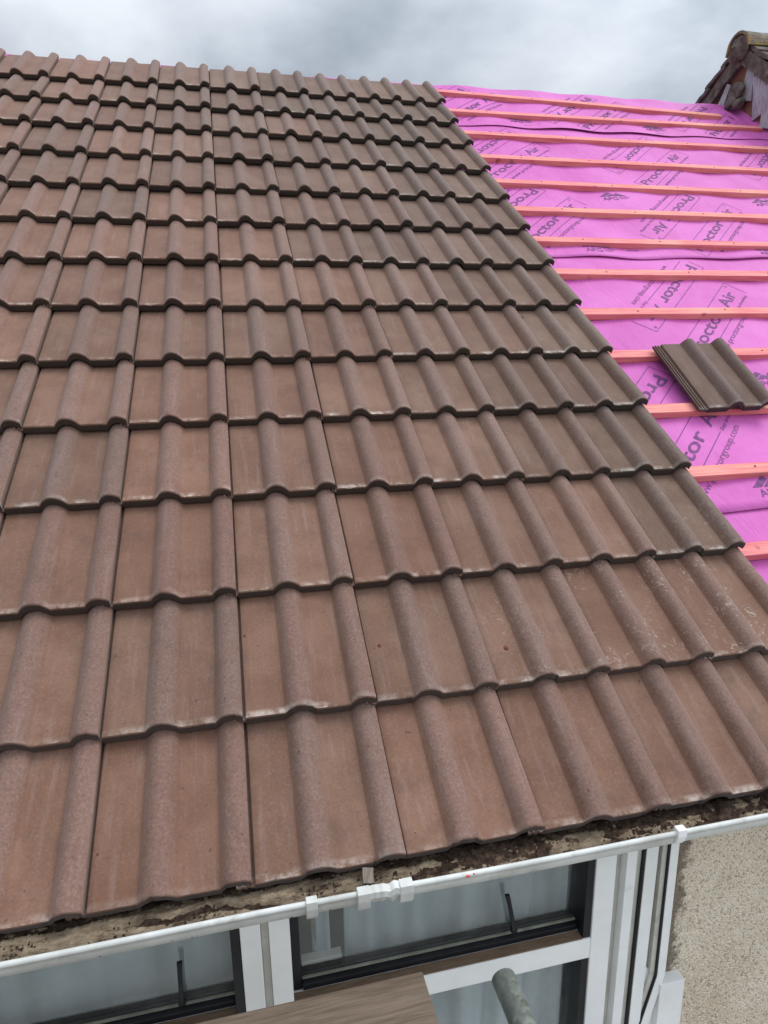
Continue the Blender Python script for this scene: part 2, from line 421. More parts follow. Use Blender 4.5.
_tcache = {}
def text_mesh(txt, bold, shear=0):
    key = (txt, bold, shear)
    if key in _tcache: return _tcache[key]
    cu = bpy.data.curves.new('t', 'FONT'); cu.body = txt; cu.size = 1; cu.offset = bold; cu.shear = shear; cu.resolution_u = 3
    ob = bpy.data.objects.new('t', cu); C.objects.link(ob)
    dg = bpy.context.evaluated_depsgraph_get(); ev = ob.evaluated_get(dg); me = ev.to_mesh()
    vs = [tuple(v.co) for v in me.vertices]; fs = [tuple(p.vertices) for p in me.polygons]
    ev.to_mesh_clear(); bpy.data.objects.remove(ob); bpy.data.curves.remove(cu)
    x0 = min(v[0] for v in vs); x1 = max(v[0] for v in vs)
    _tcache[key] = (vs, fs, x0, x1); return _tcache[key]
class Print:
    def __init__(s, i): s.bm = bmesh.new(); s.i = i
    def ok(s, u, v):
        i = s.i; lo = -.01 if i == 0 else seam(i - 1, u) + .012; hi = 4.98 if i == 3 else seam(i, u) - .002
        return lo < v < hi and US + .02 < u < UE - .14
    def P(s, u, v):
        w = mem(u, v) + .0025 * s.i + .0022
        if s.i:
            l = seam(s.i - 1, u); lift = .004 + .010 * max(0, noise.noise((u * 2.2, s.i * 4.4, 0)) + .15)
            if s.i == 3: lift += .005 * max(0, math.sin((u - 2.0) * 1.3))
            w += lift * math.exp(-(v - l) / .035)
        return R(u, v, w)
    def poly(s, pts):
        pts = [(u * 1.0173 - .011, v * 1.0173 + .0048) for u, v in pts]
        if all(s.ok(*p) for p in pts):
            try: s.bm.faces.new([s.bm.verts.new(s.P(*p)) for p in pts])
            except Exception: pass
    def line(s, a, b, wd):
        n = max(1, int(math.dist(a, b) / .03)); dx, dy = b[0] - a[0], b[1] - a[1]; L = math.hypot(dx, dy); nx, ny = -dy / L * wd / 2, dx / L * wd / 2
        for k in range(n):
            p = (a[0] + dx * k / n, a[1] + dy * k / n); q = (a[0] + dx * (k + 1) / n, a[1] + dy * (k + 1) / n)
            s.poly([(p[0] - nx, p[1] - ny), (q[0] - nx, q[1] - ny), (q[0] + nx, q[1] + ny), (p[0] + nx, p[1] + ny)])
    def text(s, txt, o, ang, size, width=None, bold=0, shear=0):
        vs, fs, x0, x1 = text_mesh(txt, bold, shear)
        sx = (width / (x1 - x0)) if width else size
        ca, sa = math.cos(ang), math.sin(ang)
        T = lambda p: (o[0] + (p[0] - x0) * sx * ca - p[1] * size * sa, o[1] + (p[0] - x0) * sx * sa + p[1] * size * ca)
        for f in fs: s.poly([T(vs[k]) for k in f])
    def block(s, o, ang):     # o = middle of the box's starting end; the box runs along ang
        ca, sa = math.cos(ang), math.sin(ang)
        Q = lambda x, y: (o[0] + x * ca - y * sa, o[1] + x * sa + y * ca)
        L = .775; W = .0585
        s.line(Q(0, W), Q(L, W), .0032); s.line(Q(0, -W), Q(0, W), .0028); s.line(Q(L, W), Q(L, -W), .0028)
        s.line(Q(0, -W), Q(L * .70, -W), .0032)
        s.text('Proctor', Q(.035, -.022), ang, .082, .455, .016)
        s.text('Air', Q(.540, -.022), ang, .082, .165, .016)
        s.text('®', Q(.735, .035), ang, .022)
        s.text('Easy breathing', Q(L * .715, -.066), ang, .022, .19, 0, .35)
        s.text('www.proctorgroup.com', Q(.13, -.112), ang, .040, .50, -.004)
    def logo(s, c):
        x, y = c
        s.poly([(x - .085, y), (x - .02, y + .052), (x - .002, y + .036), (x - .048, y)])
        s.poly([(x - .040, y), (x - .004, y + .031), (x + .018, y + .020), (x - .01, y)])
        s.poly([(x - .002, y), (x + .030, y + .040), (x + .085, y), (x + .05, y)])
        s.text('APG', (x - .075, y - .045), 0, .05, .095, .012)
        for k in range(3): s.line((x + .03, y - .012 - k * .011), (x + .10 - k * .012, y - .012 - k * .011), .003)
UPA, DNA = PI / 4, PI / 4 + PI
def diag(c, v): return (v - c, v)      # the point of the 45-degree line v-u=c at height v
# (line constant, height of the starting end, direction) measured on each sheet; every one repeats each metre
lay = {0: [(-.45 - 1.63 + 1, .89 - 1.63, UPA), (-.745 + .37, 1.57 - 1.63, DNA), (-.84 + .37, 1.665 - 1.63, UPA), (-.5 + .37, 2.44 - 1.63, DNA)],
       1: [(-1.08, .875, UPA), (-.745, 1.575, DNA), (-.84, 1.665, UPA), (-.50, 2.435, DNA)],
       2: [(-.475, 2.545, UPA), (-.13, 3.235, DNA), (.24, 3.335, UPA), (.56, 4.065, DNA)],
       3: [(.13, 4.20, UPA), (.46, 4.83, DNA)]}
logos = {0: [(2.40, -.75)], 1: [(2.425, .935), (2.775, 1.515)], 2: [(2.455, 2.57), (2.815, 3.165)], 3: [(2.62, 4.29)]}
for i, o in enumerate(sheets):
    p = Print(i)
    for cst, v0, a in lay[i]:
        for n in range(-3, 4):
            st = diag(cst, v0); p.block((st[0] + n * 1.0, st[1]), a)
    for x, y in logos[i]:
        for n in range(-3, 4): p.logo((x + n * 1.02, y))
    for n in range(0, 3):
        if i: p.text('APPROVED', (2.62 + n, (.90, 2.555, 4.2)[i - 1]), 0, .016, .07)
    bm = p.bm
    me = bpy.data.meshes.new('printed_lettering'); bm.to_mesh(me); bm.free()
    link('printed_lettering', me, M['print'], o)

# ------------------------------------------------------------------ battens
BV = [.675, 1.010, 1.336, 1.676, 1.983, 2.312, 2.618, 2.943, 3.275, 3.610, 3.966, 4.338, 4.700]
BV = [.33] + BV
SLOPE = {12: .027, 13: -.0395, 11: .014, 10: .006}
for k, v0 in enumerate(BV):
    bm = bmesh.new(); n = 60; ue = 4.42 if k == 13 else 4.665
    prev = None
    for a in range(n + 1):
        u = -1.0 + (ue + 1.0) * a / n
        dv = SLOPE.get(k, .002) * (u - 2.2) * (1 if u > 1.8 else .3) + .003 * noise.noise((u * .9, k * 3.3, 0))
        dw = .003 * noise.noise((u * .8, k * 5.1, 4))
        v = (v0 + dv) * 1.0103 + .034; t = -.0605 + dw; b = t - .031
        ring = [bm.verts.new(R(u, v - .050, t)), bm.verts.new(R(u, v, t)), bm.verts.new(R(u, v, b)), bm.verts.new(R(u, v - .050, b))]
        if prev:
            for q in range(4): bm.faces.new((prev[q], prev[(q + 1) % 4], ring[(q + 1) % 4], ring[q]))
        else: bm.faces.new(ring)
        prev = ring
    bm.faces.new(prev[::-1])
    o = bmobj('tile_batten', bm, M['batten'])
    loc = Vector(R(2.2, v0 * 1.0103 + .031, -.06))
    o.data.transform(Matrix.Rotation(-PITCH, 4, 'X') @ Matrix.Translation(-loc)); o.location = loc; o.rotation_euler = (PITCH, 0, 0)
    md = o.modifiers.new('b', 'BEVEL'); md.width = .0015; md.segments = 1; md.limit_method = 'ANGLE'
    for q in range(5 if k else 0):
        un = 2.42 + .45 * q + .01 * math.sin(k * 5.0 + q)
        if un > 4.4 or un < 1.9: continue
        b2 = bmesh.new(); dv = SLOPE.get(k, .002) * (un - 2.2)
        bmesh.ops.create_cone(b2, cap_ends=True, segments=10, radius1=.0042, radius2=.0036, depth=.0016)
        for v_ in b2.verts: v_.co += Vector((un - 2.2, dv * 1.01 + .003 - .024 + .005 * math.sin(q * 9 + k), .0005 + .003 * noise.noise((un * .8, k * 5.1, 4))))
        bmobj('nail_head', b2, M['nub'], o)
    if k == 13: lb = 'pink dyed timber batten nearest the ridge, ending short of the neighbouring gable'
    elif k == 0: lb = 'lowest timber batten, hidden under the bottom tiles'
    elif k == 3: lb = 'pink timber batten carrying the bottom edge of the loose tile'
    elif k == 4: lb = 'pink timber batten under the top edge of the loose tile'
    elif k == 2: lb = 'pink timber batten crossing the big print just below the loose tile'
    elif k == 1: lb = 'lowest pink timber batten visible beside the verge tiles'
    else: lb = 'pink dyed timber batten, %s down from the ridge' % ORD[13 - k]
    tag(o, lb, 'batten', 'pink timber battens across the membrane')
# the order of k=1..3 along the verge: 0.675, 1.010, 1.336
for o in [x for x in bpy.data.objects if x.name.startswith('tile_batten')]:
    pass

# ------------------------------------------------------------------ loose tile
o = bpy.data.objects.new('interlocking_tile', tile_mesh('interlocking_tile', 23, 0, .398)); C.objects.link(o)
o.location = R(2.366, 1.325, -.030); o.rotation_euler = (PITCH - .012, 0, 0)
o.matrix_world = Matrix.Translation(R(2.372, 1.318, -.030)) @ Matrix.Rotation(PITCH, 4, 'X') @ Matrix.Rotation(math.radians(0.5), 4, 'Z') @ Matrix.Rotation(math.radians(.3), 4, 'X')
o.color = (.66, .72, .80, 0)
tag(o, 'loose greyish brown double-roll tile lying askew on the bare pink battens', 'tile')

# ------------------------------------------------------------------ gutter
gut = empty('gutter', (0.9, -.005, -.02))
tag(gut, 'dirty white plastic half-round gutter along the eaves above the windows', 'gutter')
GX0, GX1 = -1.0, 4.55
def gut_ring(x):
    dz = .0018 * math.sin(x * 3.0) - .0015 * math.sin(x * 7)
    cy, cz, r = -.014, -.022, .044
    pts = []
    for k in range(15):
        a = PI + (PI - .75) * k / 14; pts.append((cy + r * math.cos(a), cz + r * math.sin(a) + dz))
    # rim bead at the front (outer wall first)
    bead = [(cy - r + .0055 * math.cos(a) + .002, cz + .004 + .0058 * math.sin(a) + dz) for a in [PI * 1.15 - PI * 1.3 * q / 6 for q in range(7)]]
    inner = []
    for k in range(15):
        a = 2 * PI - .75 - (PI - .75) * k / 14; inner.append((cy + (r - .003) * math.cos(a), cz + (r - .003) * math.sin(a) + dz))
    return pts + inner[:-1] + bead[::-1]
bm = bmesh.new(); prev = None
N = 220
for a in range(N + 1):
    x = GX0 + (GX1 - GX0) * a / N - .9
    ring = [bm.verts.new((x, y + .005, z + .02)) for y, z in gut_ring(x + .9)]
    if prev:
        n = len(ring)
        for q in range(n): bm.faces.new((prev[q], prev[(q + 1) % n], ring[(q + 1) % n], ring[q]))
    prev = ring
bmobj('channel', bm, M['upvc_dirty'], gut, smooth=True)
def clip(name, x, w, mat, low=.026, out=.0045, top=.004):
    bm = bmesh.new(); g = -.9
    # a strap wrapped over the rim: outer face, top and lip
    pts = [(-.004, -.012)]
    cy, cz, r = -.014, -.022, .044
    sec = [(cy - r + .010, cz + .012 + top), (cy - r - out - .002, cz + .012 + top), (cy - r - out - .0025, cz), (cy - r - out + .002, cz - low * .6), (cy - r + .0045, cz - low),
           (cy - r + .012, cz - low), (cy - r + .004, cz - .004), (cy - r + .010, cz + .006)]
    prism(bm, [(y + .005, z + .02) for y, z in sec], 'X', x - w / 2 + g, x + w / 2 + g)
    return bmobj(name, bm, mat, gut, bevel=.0012)
clip('bracket_clip', .703, .021, M['upvc_dirty'], .030)
o2 = clip('bracket_clip', 1.484, .020, M['upvc'], .026)
o2['label'] = 'clip on the gutter above the wall corner'
clip('union_clip', .801, .024, M['upvc_dirty'], .034, .009)
clip('union_clip', .884, .026, M['upvc_dirty'], .036, .009)
# jagged, broken lip between the two union clips
bm = bmesh.new(); prev = None
for a in range(25):
    x = .810 + .066 * a / 24; zt = -.010 + .007 * noise.noise((x * 70, 1, 2)) ; zb = -.040 + .010 * noise.noise((x * 60, 4, 2)); yo = -.066 + .003 * noise.noise((x * 90, 7, 1))
    ring = [bm.verts.new((x - .9, y + .005, z + .02)) for y, z in ((yo + .016, zt + .003), (yo, zt), (yo - .001, zt - .012), (yo + .010, zb), (yo + .014, zb + .004))]
    if prev:
        for q in range(5): bm.faces.new((prev[q], prev[(q + 1) % 5], ring[(q + 1) % 5], ring[q]))
    else: bm.faces.new(ring)
    prev = ring
bm.faces.new(prev[::-1])
bmobj('union_lip', bm, M['upvc_dirty'], gut)
bm = bmesh.new(); bmesh.ops.create_icosphere(bm, subdivisions=2, radius=.0035)
for v in bm.verts: v.co = Vector((v.co.x * 1.3 + 1.008 - .9, v.co.y * .8 - .0625 + .005, v.co.z * .6 - .017 + .02))
bmobj('red_paint_spot', bm, M['red'], gut)
bm = bmesh.new(); bmesh.ops.create_icosphere(bm, subdivisions=2, radius=.0018)
for v in bm.verts: v.co += Vector((1.021 - .9, -.0605 + .005, -.016 + .02))
bmobj('red_paint_spot', bm, M['red'], gut)

# debris and mortar bed between tile lip and gutter
def debris(name, mat, y0, y1, zf, x0, x1, nx, ny, seed):
    bm = bmesh.new(); g = []
    for a in range(nx + 1):
        x = x0 + (x1 - x0) * a / nx; col = []
        for b in range(ny + 1):
            t = b / ny; y = y0 + (y1 - y0) * t
            q = .041 ** 2 - (y + .014) ** 2; fl = -.022 - math.sqrt(q) + .001 if q > 0 else (-.030 if y < 0 else -.2)
            col.append(bm.verts.new((x, y, max(zf(x, y, t), fl))))
        g.append(col)
    for a in range(nx):
        for b in range(ny): bm.faces.new((g[a][b], g[a + 1][b], g[a + 1][b + 1], g[a][b + 1]))
    return bmobj(name, bm, mat, smooth=True)
def zs(x, y, t):
    f = .006 * noise.fractal((x * 30, y * 45, 3), 1.0, 2.0, 5) + .0035 * noise.noise((x * 120, y * 120, 5))
    hump = .010 * max(0, noise.noise((x * 6, 2.2, 1)) + .1)
    return -.040 + f + hump + .010 * t
o = debris('gutter_silt', M['silt'], -.0535, .050, zs, GX0 + .02, GX1 - .02, 1300, 26, 1)
tag(o, 'dark crumbly moss and silt filling the gutter under the tile lips', 'debris', kind='stuff')
def mortar_amount(x):
    return max(.08, min(1, 1.15 - max(0, x - .55) * 1.5)) if x < 1.2 else .35 + .5 * max(0, noise.noise((x * 3, 7, 7)) + .2)
def zm(x, y, t):
    f = .005 * noise.fractal((x * 14, y * 70, 13), 1.0, 2.0, 5) + .0036 * noise.noise((x * 190, y * 190, 15)) + .002 * noise.noise((x * 60, y * 200, 25))
    hole = noise.noise((x * 9, 3.1, y * 40))
    z = -.027 + f - .030 * max(0, t - .55) - (1 - mortar_amount(x)) * .013 - .018 * max(0, hole - .18) * 3
    z -= .018 * max(0, .22 - t) / .22
    return z
o = debris('mortar_bed', M['mortar'], -.050, .050, zm, GX0 + .02, GX1 - .02, 1300, 22, 2)
tag(o, 'crumbling tan mortar bedding under the bottom tile course', 'mortar')
# crumbs of moss
bm = bmesh.new(); rc = random.Random(3)
for q in range(3200):
    x = rc.uniform(-.1, 2.2); y = -.052 + min(.045, rc.expovariate(90)) if q % 2 else rc.uniform(-.05, -.004)

    if rc.random() > max(0, noise.noise((x * 9, 5, 1)) + .25) * 1.6: continue
    r = rc.uniform(.0007, .0026); z = max(zs(x, y, (y + .0535) / .1035), zm(x, y, max(0, (y + .050) / .100))) + r * .3
    m = bmesh.ops.create_icosphere(bm, subdivisions=1, radius=r, matrix=Matrix.Translation((x, y, z)))
    for v in m['verts']: v.co += Vector((rc.uniform(-1, 1), rc.uniform(-1, 1), rc.uniform(-1, 1))) * r * .4
o = bmobj('moss_crumbs', bm, M['silt']); tag(o, 'dark moss crumbs scattered over the gutter filling', 'debris', kind='stuff')
bm = bmesh.new(); abox(bm, -.011, .011, -.015, .015, -.005, .005); bmesh.ops.subdivide_edges(bm, edges=bm.edges, cuts=3)
for v in bm.verts: v.co += Vector([noise.noise(v.co * 90 + Vector((k, 0, 0))) * .0018 for k in (0, 5, 9)])
o = bmobj('timber_offcut', bm, M['offcut']); o.location = (.818, -.018, -.016); o.rotation_euler = (.35, .05, -.12)
tag(o, 'small grey timber offcut wedged in the gutter above the union clips', 'offcut')

# ------------------------------------------------------------------ house: fascia, soffit, walls
o = boxobj('fascia_board', (GX0, GX1, .0435, .060, -.115, -.045), M['upvc_dirty']); tag(o, 'white fascia board behind the gutter under the eaves', 'fascia')
o = boxobj('soffit_board', (GX0, GX1, .0605, .30, -.112, -.103), M['upvc_dirty']); tag(o, 'white soffit board above the window heads', 'soffit')
WY = .120
wl = empty('house_wall', (1.6, WY, -5.2)); tag(wl, 'cream pebbledash house wall right of the window, stained brown along the window side', 'wall')
def wallbox(name, b, mat, par):
    bm = bmesh.new(); abox(bm, b[0], b[1], b[2], b[3], b[4], b[5]); ob = bmobj(name, bm, mat, par)
    ob.matrix_parent_inverse = Matrix.Translation(-Vector(par.location)); return ob
wallbox('render_face', (1.548, 4.46, WY, .34, -5.2, -.113), M['pebble'], wl)
wallbox('lower_wall', (-1.0, 1.547, WY, .34, -5.2, -1.62), M['pebble'], wl)
wallbox('left_pier', (-1.0, -.82, WY, .34, -1.619, -.113), M['pebble'], wl)
wallbox('gable_wall', (-1.0, -.85, .341, 7.9, -5.2, -.113), M['pebble'], wl)
# loft / room shell keeps the daylight out
rm = empty('room_interior', (.4, .6, -1.6)); tag(rm, 'dark room behind the window panes', 'room')
for nm, b in (('back_wall', (-.84, 1.6, 1.50, 1.56, -2.4, -.113)), ('ceiling_board', (-.84, 1.6, .301, 1.56, -.112, -.09)), ('floor_board', (-.84, 1.6, .345, 1.56, -2.46, -2.40)), ('side_wall', (1.549, 1.60, .341, 1.499, -2.39, -.113))):
    wallbox(nm, b, M['dark'], rm)

# ------------------------------------------------------------------ windows
FY, BY = .100, .185
def V3(b): return b
def window(name, label, x0, x1, zt, zb, tr, left_in, right_in):
    """x0..x1 outer frame; tr = (top,bottom) of transom; left_in/right_in inner edges of the frame"""
    w = empty(name, ((x0 + x1) / 2, FY, zb)); tag(w, label, 'window', 'casement windows under the eaves')
    def part(nm, b, mat, bevel=.0025, par=None):
        bm = bmesh.new(); abox(bm, *b); ob = bmobj(nm, bm, mat, par or w, bevel=bevel)
        ob.data.transform(Matrix.Translation(-Vector(w.location))); return ob
    part('frame_stile', (x0, left_in, FY, BY, zb, zt), M['upvc'])
    part('frame_stile', (right_in, x1, FY, BY, zb, zt), M['upvc'])
    part('transom', (left_in, right_in, FY + .001, BY, tr[1], tr[0]), M['upvc'])
    part('frame_head', (left_in, right_in, FY + .001, BY, zt - .045, zt), M['upvc'])
    part('frame_sill', (left_in, right_in, FY + .001, BY, zb, zb + .06), M['upvc'])
    for (a, b, nm) in ((tr[0], zt - .046, 'top_light'), (zb + .061, tr[1], 'lower_light')):
        e = .0008; g = .021
        sash = part('sash', (left_in + e, left_in + g, .134, .175, a + e, b - e), M['black'], .003)
        # sash ring: right stile deep and black, bottom rail black with a dusty brown ledge before it
        part('sash', (right_in - g, right_in - e, .104, .175, a + e, b - e), M['black'], .002)
        part('sash', (left_in + g, right_in - g, .1285, .175, a + .002, a + .021), M['black'], .005)
        part('sash', (left_in + g, right_in - g, .140, .175, b - .020, b - e), M['black'], .003)
        part('ledge', (left_in + e, right_in - g, .1025, .1280, a + .0005, a + .0035), M['ledge'], .001)
        bm = bmesh.new(); abox(bm, left_in + g - .006, right_in - g + .006, .1475, .1515, a + .016, b - .012)
        gl = bmobj('pane', bm, M['glass'], w); gl.data.transform(Matrix.Translation(-Vector(w.location)))
        bead = part('glazing_bead', (left_in + g + .001, right_in - g - .001, .1400, .1465, a + .0215, a + .0255), M['bead'], .001)
    return w, part
wR, pR = window('casement_window', 'white window with black sashes right of the double mullion, scaffold tube in front', .620, 1.449, -.1125, -1.60, (-.437, -.497), .665, 1.395)
wL, pL = window('casement_window', 'white window with black sashes left of the double mullion, cut by the photo edge', -.80, .603, -.1125, -1.60, (-.437, -.497), -.755, .560)
o = pR('coupling_strip', (.6035, .6195, .112, .18, -1.60, -.1125), M['upvc_grey'], .001)
# handles seen at the foot of each top light
def handle(par, x, z0, z1, lean):
    bm = bmesh.new(); n = 10; prev = None
    for a in range(n + 1):
        t = a / n; z = z0 + (z1 - z0) * t; x_ = x + lean * t; y = .130 - .006 * math.sin(t * PI); hw = .0058 - .0012 * math.sin(t * PI); hd = .004
        ring = [bm.verts.new((x_ + sx * hw, y + sy * hd, z)) for sx, sy in ((-1, -1), (1, -1), (1, 1), (-1, 1))]
        if prev:
            for q in range(4): bm.faces.new((prev[q], prev[(q + 1) % 4], ring[(q + 1) % 4], ring[q]))
        else: bm.faces.new(ring)
        prev = ring
    bm.faces.new(prev[::-1])
    bmesh.ops.create_cube(bm, size=1, matrix=Matrix.Translation((x, .134, z0 + .004)) @ Matrix.Diagonal((.016, .012, .010, 1)))
    ob = bmobj('handle', bm, M['black'], par, bevel=.0012); ob.data.transform(Matrix.Translation(-Vector(par.location)))
handle(wR, 1.203, -.400, -.285, -.022)
handle(wL, .425, -.400, -.285, .004)

# net curtains
def curtain(x0, x1, y, label, amp=.012, seed=0, fold=32, top=-.13, bot=-1.55, mat='curtain'):
    bm = bmesh.new(); nx = max(20, int((x1 - x0) / .004)); g = []
    for a in range(nx + 1):
        x = x0 + (x1 - x0) * a / nx; col = []
        for b in range(13):
            t = b / 12; z = top + (bot - top) * t
            ph = x * fold + 2.2 * noise.noise((x * 3, seed, t * .8))
            yy = y + amp * (math.sin(ph) + .5 * math.sin(ph * 2.3 + seed + t)) * (.6 + .6 * t) + .006 * noise.noise((x * 8, z * 3, seed))
            col.append(bm.verts.new((x + .006 * math.sin(t * 3 + seed), yy, z)))
        g.append(col)
    for a in range(nx):
        for b in range(12): bm.faces.new((g[a][b], g[a + 1][b], g[a + 1][b + 1], g[a][b + 1]))
    o = bmobj('net_curtain', bm, M[mat], smooth=True)
    md = o.modifiers.new('t', 'SOLIDIFY'); md.thickness = .0012
    tag(o, label, 'curtain', 'net curtains behind the windows'); return o
curtain(-.75, .585, .205, 'pale blue-grey net curtain behind the left window', .010, 1, 26)
curtain(.792, 1.44, .205, 'wide pale net curtain behind the right window pane', .013, 2, 44)
curtain(.722, .765, .200, 'narrow white drape beside the dark gap in the right window', .006, 5, 90)
bm = bmesh.new(); prism(bm, [(.70, -.17), (.708, -.17), (.742, -.42), (.730, -.42)], 'Y', .20, .204)
o = bmobj('curtain_cord', bm, M['offcut']); tag(o, 'grey cord hanging in the dark gap of the right window', 'cord')
o = boxobj('inner_window_board', (.690, .785, .1765, .1990, -.420, -.408), M['upvc_grey']); tag(o, 'small grey-green ledge piece in the dark corner of the right window', 'ledge')

# ------------------------------------------------------------------ trims right of the window
tr = empty('window_corner_trim', (1.50, FY, -1.6)); tag(tr, 'white plastic cover strips between the right window and the pebbledash', 'trim')
def tpart(nm, pts, y0, y1, mat, bevel=.0012):
    bm = bmesh.new(); prism(bm, pts, 'Y', y0, y1); ob = bmobj(nm, bm, mat, tr, bevel=bevel); ob.data.transform(Matrix.Translation(-Vector(tr.location))); return ob
def strip(nm, xa, xb, xa2, xb2, y0, y1, mat, z0=-1.6, z1=-.1125):
    return tpart(nm, [(xa2, z0), (xb2, z0), (xb, z1), (xa, z1)], y0, y1, mat)
strip('groove_strip', 1.4495, 1.4715, 1.4495, 1.4640, .116, .19, M['upvc_grey'])
strip('cover_strip', 1.472, 1.499, 1.4645, 1.490, .092, .19, M['upvc'])
strip('sealant_strip', 1.4993, 1.519, 1.4903, 1.508, .104, .19, M['upvc_grey'])
strip('painted_gap_shadow', 1.5193, 1.5255, 1.5083, 1.514, .096, .19, M['black'])  # solid black strip, paints the shade of the gap between the covers
strip('cover_strip', 1.5257, 1.5585, 1.5143, 1.547, .094, .19, M['upvc'])
pipe = empty('cable_trunking', (1.59, .10, -1.2)); tag(pipe, 'white trunking with a black seam, kinking left below the stained wall', 'trunking')
def ppart(nm, ol, orr, y0, y1, mat):
    path = [(0, -.1125), (0, -.598), (-.036, -.755), (-.20, -1.45)]
    bm = bmesh.new(); P = [(1.5995 + dx + orr, z) for dx, z in path] + [(1.5995 + dx + ol, z) for dx, z in reversed(path)]
    prev = None
    for k in range(4):
        xl, z = 1.5995 + path[k][0] + ol, path[k][1]; xr = 1.5995 + path[k][0] + orr
        ring = [bm.verts.new(p) for p in ((xl, y0, z), (xr, y0, z), (xr, y1, z), (xl, y1, z))]
        if prev:
            for q in range(4): bm.faces.new((prev[q], prev[(q + 1) % 4], ring[(q + 1) % 4], ring[q]))
        else: bm.faces.new(ring)
        prev = ring
    bm.faces.new(prev[::-1]); ob = bmobj(nm, bm, mat, pipe, bevel=.0015); ob.data.transform(Matrix.Translation(-Vector(pipe.location)))
ppart('back_strip', -.028, -.0145, .098, .1195, M['upvc_grey'])
ppart('seam', -.0147, -.0098, .0925, .1195, M['black'])
ppart('front_strip', -.0095, .0135, .092, .1195, M['upvc'])
sl = boxobj('wall_panel', (1.600, 1.672, .088, .1195, -1.6, -.626), M['upvc'], bevel=.002); tag(sl, 'off-white plastic panel end on the wall right of the kinked trunking', 'panel')
bm = bmesh.new(); prism(bm, [(1.5475, -1.6), (1.5995, -1.6), (1.5995, -.60), (1.575, -.59), (1.5475, -.553)], 'Y', .1065, .1192)
o = bmobj('flashing_panel', bm, M['upvc'], bevel=.001); tag(o, 'white panel between cover strip and trunking, below the stained pebbledash sliver', 'panel')

# ------------------------------------------------------------------ scaffold
bm = bmesh.new(); abox(bm, -1.5, 0, -.225, 0, -.038, 0)
bmesh.ops.bisect_plane(bm, geom=bm.verts[:] + bm.edges[:] + bm.faces[:], plane_co=(-.3, 0, 0), plane_no=(1, 0, 0))
o = bmobj('scaffold_board', bm, M['board'], bevel=.004); o.location = (.903, -.106, -.170); o.rotation_euler = (0, 0, math.radians(.2))
tag(o, 'weathered brown scaffold board lying in front of the windows', 'board')
def tube(name, a, b, r, mat, label, cat):
    bm = bmesh.new(); n = 32; a, b = Vector(a), Vector(b); d = (b - a).normalized(); q = d.to_track_quat('Z', 'Y'); L = (b - a).length
    rings = []
    for z, rr in ((0, r - .004), (0, r), (L, r), (L, r - .004), (0, r - .004)):
        rings.append([bm.verts.new(q @ Vector((rr * math.cos(2 * PI * k / n), rr * math.sin(2 * PI * k / n), z))) for k in range(n)])
    for i in range(4):
        for k in range(n): bm.faces.new((rings[i][k], rings[i][(k + 1) % n], rings[i + 1][(k + 1) % n], rings[i + 1][k]))
    bmesh.ops.remove_doubles(bm, verts=bm.verts, dist=1e-6)
    o = bmobj(name, bm, mat, smooth=True); o.location = a
    for e in o.data.edges: pass
    md = o.modifiers.new('b', 'BEVEL'); md.width = .0015; md.segments = 2; md.limit_method = 'ANGLE'
    tag(o, label, cat); return o
tube('scaffold_tube', (1.069, -.106, -.232), (1.062, -1.9, -.235), .0242, M['steel'], 'mottled grey-green scaffold tube end poking towards the right window', 'tube')

# ------------------------------------------------------------------ neighbouring gable at the ridge
nb = empty('neighbouring_roof', (4.5, 3.75, 2.4)); tag(nb, 'old mossy neighbouring roof end with lichen ridge tile beyond the membrane', 'roof')
def npart(nm, bm, mat, rough=0.0, sub=0, smooth=False):
    bmesh.ops.recalc_face_normals(bm, faces=bm.faces)
    if sub: bmesh.ops.subdivide_edges(bm, edges=bm.edges, cuts=sub, use_grid_fill=True)
    if rough:
        for v in bm.verts: v.co += Vector([noise.noise(v.co * 14 + Vector((k, 0, 0))) * rough for k in (0, 17, 31)])
    ob = bmobj(nm, bm, mat, nb, smooth=smooth); ob.data.transform(Matrix.Translation(-Vector(nb.location))); return ob
AP = (3.765, 3.205)
bm = bmesh.new(); prism(bm, [(AP[0], AP[1] - .08), (5.2, 2.10), (5.2, 1.4), (2.4, 1.4), (2.4, 2.15)], 'X', 4.56, 8.5); npart('gable_brickwork', bm, M['old_brick'])
def slope_slab(y0, z0, y1, z1, x0, x1, th, name, mat, rough=.012, sub=6):
    d = Vector((0, y1 - y0, z1 - z0)); L = d.length; d /= L; nrm = Vector((0, -d.z, d.y)); 
    if nrm.z < 0: nrm = -nrm
    bm = bmesh.new(); P = [(y0, z0), (y1, z1), (y1 - nrm.y * th, z1 - nrm.z * th), (y0 - nrm.y * th, z0 - nrm.z * th)]
    prism(bm, P, 'X', x0, x1); return npart(name, bm, mat, rough, sub)
# rear slope: courses of old tiles stepping down behind the ridge, front slope towards the viewer
for k in range(7):
    t0, t1 = k * .19, k * .19 + .24
    f = lambda t, s, s2: (AP[0] + s * t * s2[0], AP[1] - .01 - t * s2[1])
    a = f(t0, 1, (.87, .50)); b = f(t1, 1, (.87, .50))
    slope_slab(a[0], a[1] + .0, b[0], b[1] + .022, 4.50, 8.4, .028, 'old_tile_course', M['old_tile'], .010, 5)
    a = f(t0, -1, (.80, .60)); b = f(t1, -1, (.80, .60))
    slope_slab(a[0], a[1] + .0, b[0], b[1] + .022, 4.52, 8.4, .028, 'old_tile_course', M['old_tile'], .010, 5)
